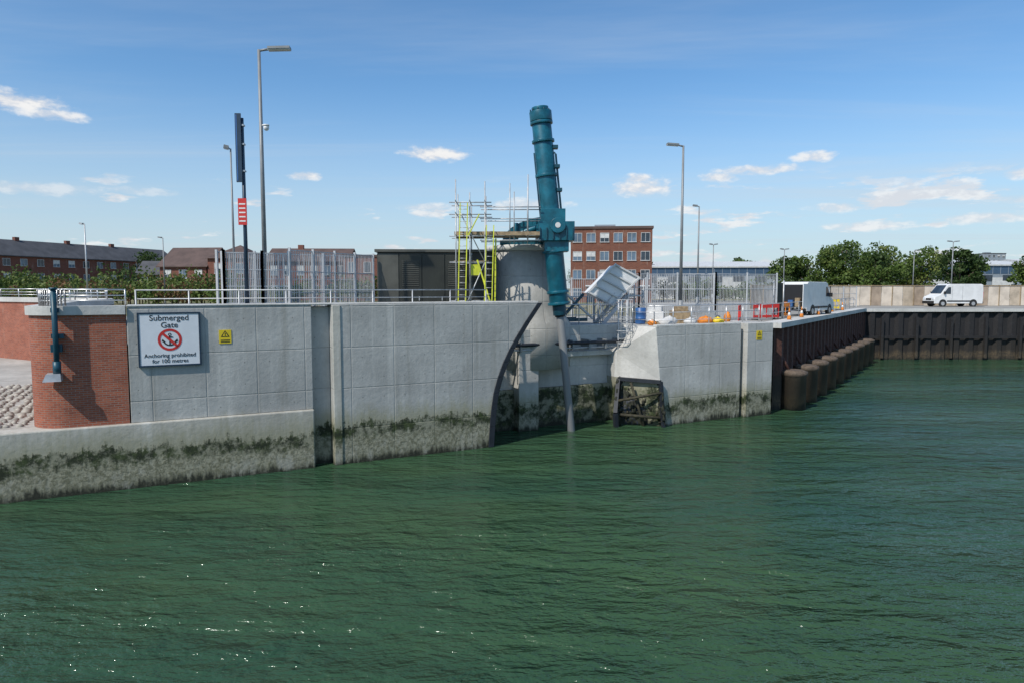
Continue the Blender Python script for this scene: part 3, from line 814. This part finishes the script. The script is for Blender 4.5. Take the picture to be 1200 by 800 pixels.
mb.hexa([(cx-.25,.040,cz+.19),(cx-.19,.040,cz+.25),(cx+.25,.040,cz-.19),(cx+.19,.040,cz-.25)][::-1],[(cx-.25,.046,cz+.19),(cx-.19,.046,cz+.25),(cx+.25,.046,cz-.19),(cx+.19,.046,cz-.25)][::-1],'red')
mb.part('anchor')
mb.box(cx-.022,cx+.022,.05,.056,cz-.2,cz+.14,'black'); mb.box(cx-.1,cx+.1,.0495,.0565,cz+.07,cz+.105,'black')
for k in range(12):
    a0=R(200+k*140/12);a1=R(200+(k+1)*140/12)
    f=lambda a,r:(cx+r*math.cos(a),.051,cz+r*math.sin(a)+.02)
    mb.poly([f(a0,.19),f(a0,.235),f(a1,.235),f(a1,.19)],'black')
for sg in (-1,1): mb.poly([(cx+sg*.26,.0505,cz-.06),(cx+sg*.13,.0505,cz-.08),(cx+sg*.235,.0505,cz+.03)],'black')
for k in range(12):
    a0=R(k*30);a1=R(k*30+30); f=lambda a,r:(cx+r*math.cos(a),.051,cz+.18+r*math.sin(a)); mb.poly([f(a0,.03),f(a0,.055),f(a1,.055),f(a1,.03)],'black')
root=mb.finish()
mb.text(root,'Submerged',(cx,.055,5.95),.28,'black',QA)
mb.text(root,'Gate',(cx,.055,5.70),.28,'black',QA)
mb.text(root,'Anchoring prohibited',(cx,.055,4.64),.19,'black',QA)
mb.text(root,'for 100 metres',(cx,.055,4.44),.19,'black',QA)

def warn(name,u,z,y,w,h):
    mb=MB(name,QO,QA)
    mb.part('board'); mb.box(u-w/2,u+w/2,y-.02,y-.002,z,z+h,'yellow')
    mb.part('triangle')
    c=z+h*.66; k=w*.36
    mb.poly([(u-k,y-.024,c-k*.6),(u+k,y-.024,c-k*.6),(u,y-.024,c+k)],'black')
    mb.poly([(u-k*.62,y-.028,c-k*.42),(u+k*.62,y-.028,c-k*.42),(u,y-.028,c+k*.66)],'yellow')
    mb.box(u-.015,u+.015,y-.033,y-.030,c-k*.12,c+k*.35,'black'); mb.box(u-.015,u+.015,y-.033,y-.030,c-k*.34,c-k*.22,'black')
    for j in range(2): mb.box(u-w*.38,u+w*.38,y-.026,y-.022,z+h*.1+j*h*.12,z+h*.16+j*h*.12,'black')
    mb.finish()
warn('warning_sign',-3.15,4.98,.15,.42,.5)
warn('warning_sign',23.9,4.2,.1,.4,.5)

# ------------------------------------------------------------------ buildings
def building(name,O,ang,L,D,z0,h,floors,cols,brick,rooft,roofh=2.6,winmat='glass_blue',ww=1.2,door=True,endwin=2,roofmat='roof',frame='offwhite'):
    mb=MB(name,(O[0],O[1],0),ang); z1=z0+h
    mb.part('walls'); mb.box(0,L,0,D,z0,z1,brick)
    if rooft=='gable':
        mb.hexa([(0,0.0,z1+.002),(0,D,z1+.002),(0,D/2,z1+roofh-.1)],[(L,0,z1+.002),(L,D,z1+.002),(L,D/2,z1+roofh-.1)],brick)
        mb.part('roof')
        o=.4; sl=roofh/(D/2)
        for sg in (0,1):
            ya=-o if sg==0 else D+o; za=z1-o*sl+.06
            mb.hexa([(-o,ya,za),(L+o,ya,za),(L+o,D/2,z1+roofh+.06),(-o,D/2,z1+roofh+.06)],[(-o,ya,za+.16),(L+o,ya,za+.16),(L+o,D/2,z1+roofh+.22),(-o,D/2,z1+roofh+.22)],roofmat)
        for k in range(int(L/11)): mb.box(4+k*11,4.9+k*11,D/2-.3,D/2+.4,z1+roofh-.3,z1+roofh+.8,brick)
    elif rooft=='hip':
        mb.part('roof'); o=.4
        b=[(-o,-o,z1+.003),(L+o,-o,z1+.003),(L+o,D+o,z1+.003),(-o,D+o,z1+.003)]
        m_=min(L,D)/2
        r=[(m_,D/2,z1+roofh),(L-m_+.01,D/2,z1+roofh)]
        mb.poly([b[0],b[1],r[1],r[0]],roofmat); mb.poly([b[1],b[2],r[1]],roofmat); mb.poly([b[2],b[3],r[0],r[1]],roofmat); mb.poly([b[3],b[0],r[0]],roofmat); mb.poly(b[::-1],'white')
    else:
        mb.part('roof'); mb.box(-.15,L+.15,-.15,D+.15,z1+.003,z1+.35,roofmat)
        mb.box(L*.3,L*.3+3,D*.4,D*.4+2,z1+.353,z1+1.0,'cladgrey')
    mb.part('windows')
    fh=h/floors
    rw=random.Random(int(abs(O[0])*10))
    def win(face,u,z,w,hh):
        def bx(a0,a1,d0,d1,c0,c1,m):
            if face=='f': mb.box(a0,a1,-d1,-d0,c0,c1,m)
            elif face=='l': mb.box(-d1,-d0,a0,a1,c0,c1,m)
            else: mb.box(L+d0,L+d1,a0,a1,c0,c1,m)
        bx(u-w/2,u+w/2,.003,.02,z,z+hh,winmat if rw.random()<.6 else 'glass')
        if rw.random()<.3: bx(u-w/2,u+w/2,.021,.03,z+hh*.45,z+hh,'offwhite')
        for (a,b) in ((u-w/2-.05,u-w/2),(u+w/2,u+w/2+.05),(u-.02,u+.02)): bx(a,b,.004,.07,z,z+hh,frame)
        bx(u-w/2-.05,u+w/2+.05,.005,.075,z+hh,z+hh+.06,frame); bx(u-w/2-.1,u+w/2+.1,.005,.12,z-.08,z,frame)
    for f in range(floors):
        for c in range(cols):
            u=(c+.5)*L/cols
            if f==0 and door and c%4==1: continue
            win('f',u,z0+f*fh+fh*.3,ww,fh*.46)
        for c in range(endwin):
            u=(c+.5)*D/endwin; win('l',u,z0+f*fh+fh*.3,1.1,fh*.46); win('r',u,z0+f*fh+fh*.3,1.1,fh*.46)
    if door:
        mb.part('doors')
        for c in range(cols):
            if c%4==1:
                u=(c+.5)*L/cols; mb.box(u-.5,u+.5,-.06,-.003,z0,z0+2.1,'dkblue'); mb.box(u-.7,u+.7,-.5,-.003,z0+2.25,z0+2.4,'white')
    return mb.finish()
building('terraced_houses',(-104,98),R(73),74,9,LAND,8.2,3,22,'brick_far','gable',3.0,ww=1.3)
building('brick_house',(-70,128),R(8),8,8,LAND,4.6,2,3,'brick_far','gable',2.4,ww=1.0)
building('brick_house',(-57.5,112),R(-6),8,9,LAND,5.6,2,3,'brick_far','gable',3.0,roofmat='roofred')
building('brick_house',(-49.2,111),R(-2),7,9,LAND,6.8,2,2,'brick_far','hip',2.4,roofmat='roofred')
building('terraced_houses',(-40,112),R(3),13,9,LAND,6.4,2,6,'brick_far','gable',2.1,roofmat='roofred',ww=1.0)
building('terraced_houses',(-26.5,108),R(3),32,9,LAND,6.9,2,13,'brick_far','flat',1,roofmat='roofred',ww=1.0)
building('apartment_block',(8.2,96),R(-6),11.2,12,LAND,10.2,4,6,'brick_brown','flat',1,'glass_blue',1.15,roofmat='roofred',frame='offwhite')
def shed(name,O,ang,L,D,h,roofh):
    mb=MB(name,(O[0],O[1],0),ang); z1=LAND+h
    mb.part('walls'); mb.box(0,L,0,D,LAND,z1,'cladgrey'); mb.box(.01,L-.01,-.05,-.002,z1-1.5,z1-.1,'cladblue')
    for k in range(int(L/1.5)): mb.box(k*1.5,k*1.5+.08,-.08,-.052,LAND,z1-.05,'cladgrey')
    mb.part('roof'); mb.hexa([(-.3,-.3,z1),(L+.3,-.3,z1),(L+.3,D+.3,z1),(-.3,D+.3,z1)],[(-.3,-.3,z1+.25),(L+.3,-.3,z1+.25),(L+.3,D/2,z1+roofh),(-.3,D/2,z1+roofh)],'offwhite')
    mb.part('doors')
    for k in range(int(L/12)): mb.box(3+k*12,7+k*12,-.1,-.082,LAND,LAND+4,'offwhite')
    mb.part('windows')
    for k in range(int(L/4)): mb.box(1+k*4,3+k*4,-.12,-.101,LAND+h*.55,LAND+h*.72,'glass')
    mb.finish()
shed('industrial_shed',(24,128),R(-3),26,25,5.8,1.6)
shed('industrial_shed',(75,128),R(2),24,22,6.2,1.4)
shed('industrial_shed',(104,134),R(-4),45,22,6.5,1.6)
building('tower_block',(235,340),R(5),10,12,LAND,19,8,4,'cladgrey','flat',1,'glass')
mb=MB('timber_hoarding')
rn=random.Random(2)
for (A,B) in (((23,66),(36,78)),((36,78),(140,78.5))):
    A=Vector((*A,0));B=Vector((*B,0)); L=(B-A).length; n=int(L/1.22)
    for k in range(n):
        a=A.lerp(B,(k+.02)/n); b=A.lerp(B,(k+.98)/n); q=rn.random()
        mb.beam((a.x,a.y,6.15),(b.x,b.y,6.15),.03,2.24+rn.uniform(-.04,.04),'hoard' if q<.5 else ('hoard2' if q<.85 else 'hoard3'))
        if k%2==0: mb.box(a.x-.06,a.x+.0,a.y-.1,a.y-.03,LAND,7.35,'board')
    mb.beam((A.x,A.y-.05,7.3),(B.x,B.y-.05,7.3),.06,.08,'board')
mb.finish()

# ------------------------------------------------------------------ vans
def van(O,ang,openrear=False):
    mb=MB('parked_van',(O[0],O[1],LAND+.004),ang)
    W=1.95; H=2.45
    prof=[(.0,.35),(5.4,.35),(5.45,1.2),(5.4,2.35),(5.2,H),(1.75,H),(1.45,2.35),(.75,1.35),(.12,1.08),(.0,.8)]
    mb.part('bodywork'); mb.prism_y(prof,0,W,'white')
    mb.part('windows')
    sw=[(.95,1.38),(1.8,1.38),(1.8,2.1),(1.5,2.1)]
    for y0,y1 in ((-.015,-.003),(W+.003,W+.015)): mb.prism_y(sw,y0,y1,'glass')
    a=Vector((-.62,0,.43)).normalized()*.03
    mb.poly([(.78+a.x,.12,1.43+.03),(1.42+a.x,.18,2.29+.03),(1.42+a.x,W-.18,2.32),(.78+a.x,W-.12,1.46)],'glass')
    mb.part('trim')
    for y0,y1 in ((-.03,-.002),(W+.002,W+.03)): mb.box(1.4,4.1,y0,y1,.55,.68,'black'); mb.box(1.95,1.97,y0*.5,y1*.5,.7,2.2,'greypaint'); mb.box(3.1,3.12,y0*.5,y1*.5,.7,2.2,'greypaint')
    mb.box(-.08,.25,.05,W-.05,.32,.62,'black'); mb.box(5.4,5.52,.05,W-.05,.35,.55,'black')
    for y in (.12,W-.42): mb.box(-.03,.1,y,y+.3,.8,1.0,'signwhite')
    mb.box(-.025,.02,.55,W-.55,.72,.92,'black')
    for y in (-.22,W+.02): mb.box(1.0,1.12,y,y+.2,1.35,1.65,'black')
    for y in (.02,W-.14): mb.box(5.43,5.48,y,y+.12,1.0,1.6,'red')
    mb.part('wheels')
    for x in (.95,4.35):
        for y0,y1 in ((-.02,.22),(W-.22,W+.02)):
            mb.tube((x,y0,.34),(x,y1,.34),.34,'tyre',n=24)
            e=y0-.012 if y0<0 else y1+.012; f=y0 if y0<0 else y1
            mb.tube((x,f,.34),(x,e,.34),.2,'steel',n=18)
        for y0,y1 in ((-.012,-.002),(W+.002,W+.012)):
            mb.tube((x,y0,.38),(x,y1,.38),.43,'black',n=24)
    if openrear:
        mb.part('cargo_shade_panel'); mb.box(5.455,5.475,.2,W-.2,.65,2.25,'black')  # black panel on the closed body paints the shade of the open load space
        mb.part('rear_doors'); mb.box(5.46,6.3,-.06,-.01,.6,2.3,'white'); mb.box(5.46,6.3,W+.01,W+.06,.6,2.3,'white')
        mb.box(5.7,6.1,-.075,-.062,1.5,2.1,'glass')
        mb.part('cargo')
        for i,(y,m_) in enumerate(((.3,'orange'),(.7,'blue'),(1.2,'board'))): mb.box(5.48,5.75,y,y+.35,.66,1.0+.15*i,m_)
    mb.finish(.03)
van((45.4,73.5),R(3))
van((23.4,54.0),R(180+46),True)

def worker(x,y,face,seed=0):
    me=bpy.data.meshes.new('body')
    V=[(0,0,.95),(0,0,1.2),(0,0,1.42),(0,0,1.52),(.1,0,.9),(.12,.03,.5),(.12,0,.08),(.12,-.14,.04),(-.1,0,.9),(-.13,-.05,.5),(-.13,0,.08),(-.13,-.14,.04),(.19,0,1.4),(.26,-.02,1.13),(.24,-.18,.95),(-.19,0,1.4),(-.27,.02,1.13),(-.25,-.1,.9)]
    E=[(0,1),(1,2),(2,3),(0,4),(4,5),(5,6),(6,7),(0,8),(8,9),(9,10),(10,11),(2,12),(12,13),(13,14),(2,15),(15,16),(16,17)]
    rad=[.15,.15,.16,.065,.1,.075,.055,.05,.1,.075,.055,.05,.075,.05,.04,.075,.05,.04]
    me.from_pydata(V,E,[])
    ob=bpy.data.objects.new('body',me); scene.collection.objects.link(ob)
    ob.modifiers.new('skin','SKIN')
    for i,r in enumerate(rad):
        me.skin_vertices[0].data[i].radius=(r,r*.8)
    me.skin_vertices[0].data[0].use_root=True
    sb=ob.modifiers.new('sub','SUBSURF'); sb.levels=2; sb.render_levels=2
    m,nt,b=newmat('worker_clothes')
    tc=nt.nodes.new('ShaderNodeTexCoord'); z=nd(nt,'ShaderNodeSeparateXYZ',Vector=tc.outputs['Object']).outputs[2]
    c=mix(nt,math_(nt,'GREATER_THAN',z,.92),(.02,.025,.04),(.75,.28,.02) if seed else (.6,.72,.04))
    c=mix(nt,math_(nt,'COMPARE',z,1.15,.03),c,(.6,.6,.6))
    nt.links.new(c,b.inputs['Base Color']); me.materials.append(m)
    root=bpy.data.objects.new('worker',None); root.location=(x,y,LAND); root.rotation_euler=(0,0,face); scene.collection.objects.link(root)
    ob.parent=root
    h=MB('head_tmp'); h.blob((0,0,1.66),(.085,.1,.12),'skin',0,0,3); h.blob((0,-.105,1.65),(.018,.025,.025),'skin',0,0,1)
    h.blob((0,.0,1.72),(.115,.135,.09),'white',0,0,3); h.box(-.09,.09,-.17,-.08,1.70,1.715,'white')
    for sx in (-.035,.035): h.blob((sx,-.092,1.675),(.012,.01,.008),'black',0,0,1)
    for sx,(hx,hy,hz) in ((1,(.24,-.2,.9)),(-1,(-.25,-.1,.84))):
        h.blob((hx,hy,hz),(.035,.045,.06),'skin',0,0,2)
        for f in range(4): h.tube((hx-.02+f*.013,hy-.02+f*.01,hz-.04),(hx-.02+f*.013,hy-.03+f*.01,hz-.1),.009,'skin',n=5)
    o=h.finish(loc=(0,0,0)); o.name='head_and_hands'; o.parent=root; o.location=(0,0,0)
worker(24.6,54.6,R(20))

# ------------------------------------------------------------------ trees
def leafcluster(mb,c,r,n,size,mat,rnd):
    for _ in range(n):
        while True:
            p=Vector((rnd.uniform(-1,1),rnd.uniform(-1,1),rnd.uniform(-1,1)))
            if p.length<1: break
        p=Vector((c[0]+p.x*r[0],c[1]+p.y*r[1],c[2]+p.z*r[2]))
        a=Vector((rnd.gauss(0,1),rnd.gauss(0,1),rnd.gauss(0,1))).normalized(); b=a.orthogonal().normalized(); b.rotate(Matrix.Rotation(rnd.uniform(0,6.28),3,a)); c2=a.cross(b)
        s_=size*rnd.uniform(.6,1.3)
        mb.poly([p-b*s_*.5,p+c2*s_*.35,p+b*s_*.5,p-c2*s_*.35],mat)
def tree(x,y,h,r,seed,mats=('leaf1','leaf2'),leaf=.42,clumps=48,per=95):
    rnd=random.Random(seed); mb=MB('tree'); z0=LAND
    mb.part('trunk'); mb.tube((x,y,z0),(x+rnd.uniform(-.2,.2),y,z0+h*.35),.035*h,'bark',r1=.024*h,n=8)
    for k in range(6):
        a=k*1.05+rnd.uniform(-.3,.3); q=(x+math.cos(a)*r*.55,y+math.sin(a)*r*.55,z0+h*rnd.uniform(.5,.8)); mb.tube((x,y,z0+h*.33),q,.018*h,'bark',r1=.006*h,n=6)
    mb.tube((x,y,z0+h*.33),(x,y,z0+h*.85),.02*h,'bark',r1=.006*h,n=6)
    mb.part('crown')
    for k in range(clumps):
        a=rnd.uniform(0,6.28); zf=rnd.uniform(0,1); rr=r*math.sqrt(max(.05,1-((zf-.35)/.7)**2))*rnd.uniform(.25,1.0)
        cr=r*rnd.uniform(.22,.36)
        leafcluster(mb,(x+math.cos(a)*rr,y+math.sin(a)*rr,z0+h*(.16+.74*zf)),(cr,cr,cr*.75),per,leaf,mats[0] if rnd.random()<.68 else mats[1],rnd)
    mb.finish(loc=(x,y,z0))
sp=[(45.5,112,7.2,3.4),(49.5,110,8.6,4.4),(54,111,10.0,5.2),(59.5,112,9.6,4.8),(55,104,7.4,4.2),(63,106,8.4,4.6)]
for i,(x,y,h,r) in enumerate(sp): tree(x,y,h,r,20+i,('leaf1','leaf3') if i%2 else ('leaf1','leaf2'))
tree(62.0,95,7.8,3.0,40,('leaf2','leaf2')); tree(64.8,97,7.0,2.6,41,('leaf2','leaf1'))
tree(75.0,98,7.2,3.4,42,('leaf1','leaf2')); tree(79,100,8,3.8,43)
for i,(x,y,h,r) in enumerate(((25,132,8.5,3.0),(29,152,9,3.5),(50,150,9,3.5),(-80,150,10.5,4.5),(-73,148,10,4))): tree(x,y,h,r,60+i,('leaf2','leaf1'),.5,26,60)
def shrubs(name,x0,x1,y0,y1,h0,h1,n,seed,mats):
    rnd=random.Random(seed); mb=MB(name)
    for k in range(n):
        x=rnd.uniform(x0,x1); y=rnd.uniform(y0,y1); h=rnd.uniform(h0,h1); r=rnd.uniform(.8,1.7)
        for j in range(3):
            leafcluster(mb,(x+rnd.uniform(-.8,.8),y+rnd.uniform(-.8,.8),LAND+h*rnd.uniform(.4,.75)),(r,r,h*.35),55,.38,mats[rnd.randrange(len(mats))],rnd)
        mb.tube((x,y,LAND),(x,y,LAND+h*.6),.07,'bark',n=5)
    mb.finish()
shrubs('shrubs',-80,-34,80,92,2.4,4.8,120,5,('leaf1','leaf3','leaf3','leaf2'))
shrubs('shrubs',-62,-28,70,78,1.6,3.4,50,8,('leaf3','leaf1','leafr'))
shrubs('shrubs',-34,2,92,100,1.8,4.0,70,6,('leaf1','leaf2','leaf3'))
shrubs('shrubs',22,46,100,106,1.6,3.8,40,9,('leaf1','leaf2'))
shrubs('distant_trees',-260,-60,205,240,6,10,120,11,('leaf2','leaf1'))
shrubs('distant_trees',10,300,230,270,8,12,160,12,('leaf2','leaf1'))

# ------------------------------------------------------------------ camera
cam=bpy.data.cameras.new('camera'); co=bpy.data.objects.new('camera',cam); scene.collection.objects.link(co)
cam.lens=24; cam.sensor_width=36; cam.clip_end=9000; cam.clip_start=.1
co.location=(0,0,7); co.rotation_euler=(R(90-4.43),0,0); scene.camera=co

# ------------------------------------------------------------------ light
SUN_EL=R(48); az=math.atan2(-.66,-.75)
sx,sy,sz=math.sin(az)*math.cos(SUN_EL),math.cos(az)*math.cos(SUN_EL),math.sin(SUN_EL)
sd=bpy.data.lights.new('sun','SUN'); sd.energy=4.1; sd.angle=R(.53); sd.color=(1,.94,.85)
so=bpy.data.objects.new('sun',sd); scene.collection.objects.link(so); so.rotation_euler=Vector((sx,sy,sz)).to_track_quat('Z','Y').to_euler()
so.location=(0,0,60)

w=bpy.data.worlds.new('World'); scene.world=w; w.use_nodes=True; nt=w.node_tree
bg=nt.nodes['Background']; bg.inputs[1].default_value=.13
sky=nt.nodes.new('ShaderNodeTexSky'); sky.sky_type='NISHITA'; sky.sun_disc=False; sky.sun_elevation=SUN_EL; sky.sun_rotation=az
sky.air_density=1.0; sky.dust_density=.6; sky.ozone_density=2.0
tc=nt.nodes.new('ShaderNodeTexCoord'); V=tc.outputs['Generated']
s3=nd(nt,'ShaderNodeSeparateXYZ',Vector=V)
AZ=math_(nt,'ARCTAN2',s3.outputs[0],s3.outputs[1]); EL=math_(nt,'ARCSINE',s3.outputs[2])
cv=nd(nt,'ShaderNodeCombineXYZ',X=AZ,Y=math_(nt,'MULTIPLY',EL,2.0))
n1=noise(nt,cv.outputs[0],30,7,.6)
n1s=math_(nt,'MULTIPLY',math_(nt,'SUBTRACT',n1,.5),3.4)
clouds=[(-35.4,12.3,3.6,.8,1),(-33.4,11.7,2.6,.5,.9),(-6.3,10.8,3.3,.75,1),(-16.6,8.8,1.7,.45,.9),(10.6,8.1,3.3,.85,1),(10.2,8.8,1.6,.5,1),(23.6,9.8,1.8,.55,.9),(19.5,9.1,4.2,.5,.9),(16.6,8.7,1.8,.5,.9),(32.3,7.2,1.6,.6,.9),(36.5,7.6,2.0,.5,.8),(25.1,6.0,2.2,.45,.8),(1.4,6.9,4.0,.6,.75),(-6.8,6.6,2.8,.45,.65),(34.5,4.8,4,.5,.75),(27.1,4.6,4,.45,.75),(-35,6.7,6,.55,.5),(-28,7.0,3,.35,.4),(37,5.9,3,.35,.6),(60,12,6,2,1),(-60,14,7,2,1),(120,20,10,3,1),(-140,17,10,3,1)]
acc=None
for a,e,wd,hh,stg in clouds:
    da=math_(nt,'MULTIPLY_ADD',AZ,1/R(wd),-a/wd); de=math_(nt,'MULTIPLY_ADD',EL,1/R(hh),-e/hh)
    q=math_(nt,'MULTIPLY_ADD',da,da,math_(nt,'MULTIPLY',de,de))
    mk=math_(nt,'ADD',math_(nt,'SUBTRACT',.95,q),n1s)
    mk=math_(nt,'MULTIPLY',ss(nt,mk,0,1.2),stg)
    acc=mk if acc is None else math_(nt,'MAXIMUM',acc,mk)
# scattered small low cumulus, denser toward the right
cl=nd(nt,'ShaderNodeCombineXYZ',X=AZ,Y=math_(nt,'MULTIPLY',EL,4.2),Z=3.7)
n2=noise(nt,cl.outputs[0],11,6,.58)
thr=math_(nt,'ADD',n2,ss(nt,AZ,R(-35),R(35),-.03,.045))
low=math_(nt,'MULTIPLY',ss(nt,thr,.585,.68,0,.8),math_(nt,'MULTIPLY',ss(nt,EL,R(1.0),R(2.5)),ss(nt,EL,R(6.5),R(9.5),1,0)))
acc=math_(nt,'MAXIMUM',acc,low)
cz_=math_(nt,'MAXIMUM',s3.outputs[2],.03)
cc=nd(nt,'ShaderNodeCombineXYZ',X=math_(nt,'DIVIDE',s3.outputs[0],cz_),Y=math_(nt,'DIVIDE',s3.outputs[1],cz_))
mp=nd(nt,'ShaderNodeMapping',Vector=cc.outputs[0],Rotation=(0,0,R(35)),Scale=(.10,.38,1))
ci=nd(nt,'ShaderNodeTexNoise',Vector=mp.outputs[0],Scale=1.3,Detail=7,Roughness=.6,Distortion=.6).outputs['Fac']
ci=ss(nt,ci,.42,.80,0,.55)
base=mix(nt,1.0,sky.outputs[0],(.70,1.0,1.18),'MULTIPLY')
col=mix(nt,ci,base,(4.6,5.2,5.9))
hz=ss(nt,EL,R(-1),R(17),.80,0)
col=mix(nt,hz,col,(4.5,5.15,5.7))
col=mix(nt,acc,col,mix(nt,ss(nt,n1,.45,.62),(5.6,5.7,6.0),(6.9,6.9,6.9)))
nt.links.new(col,bg.inputs[0])
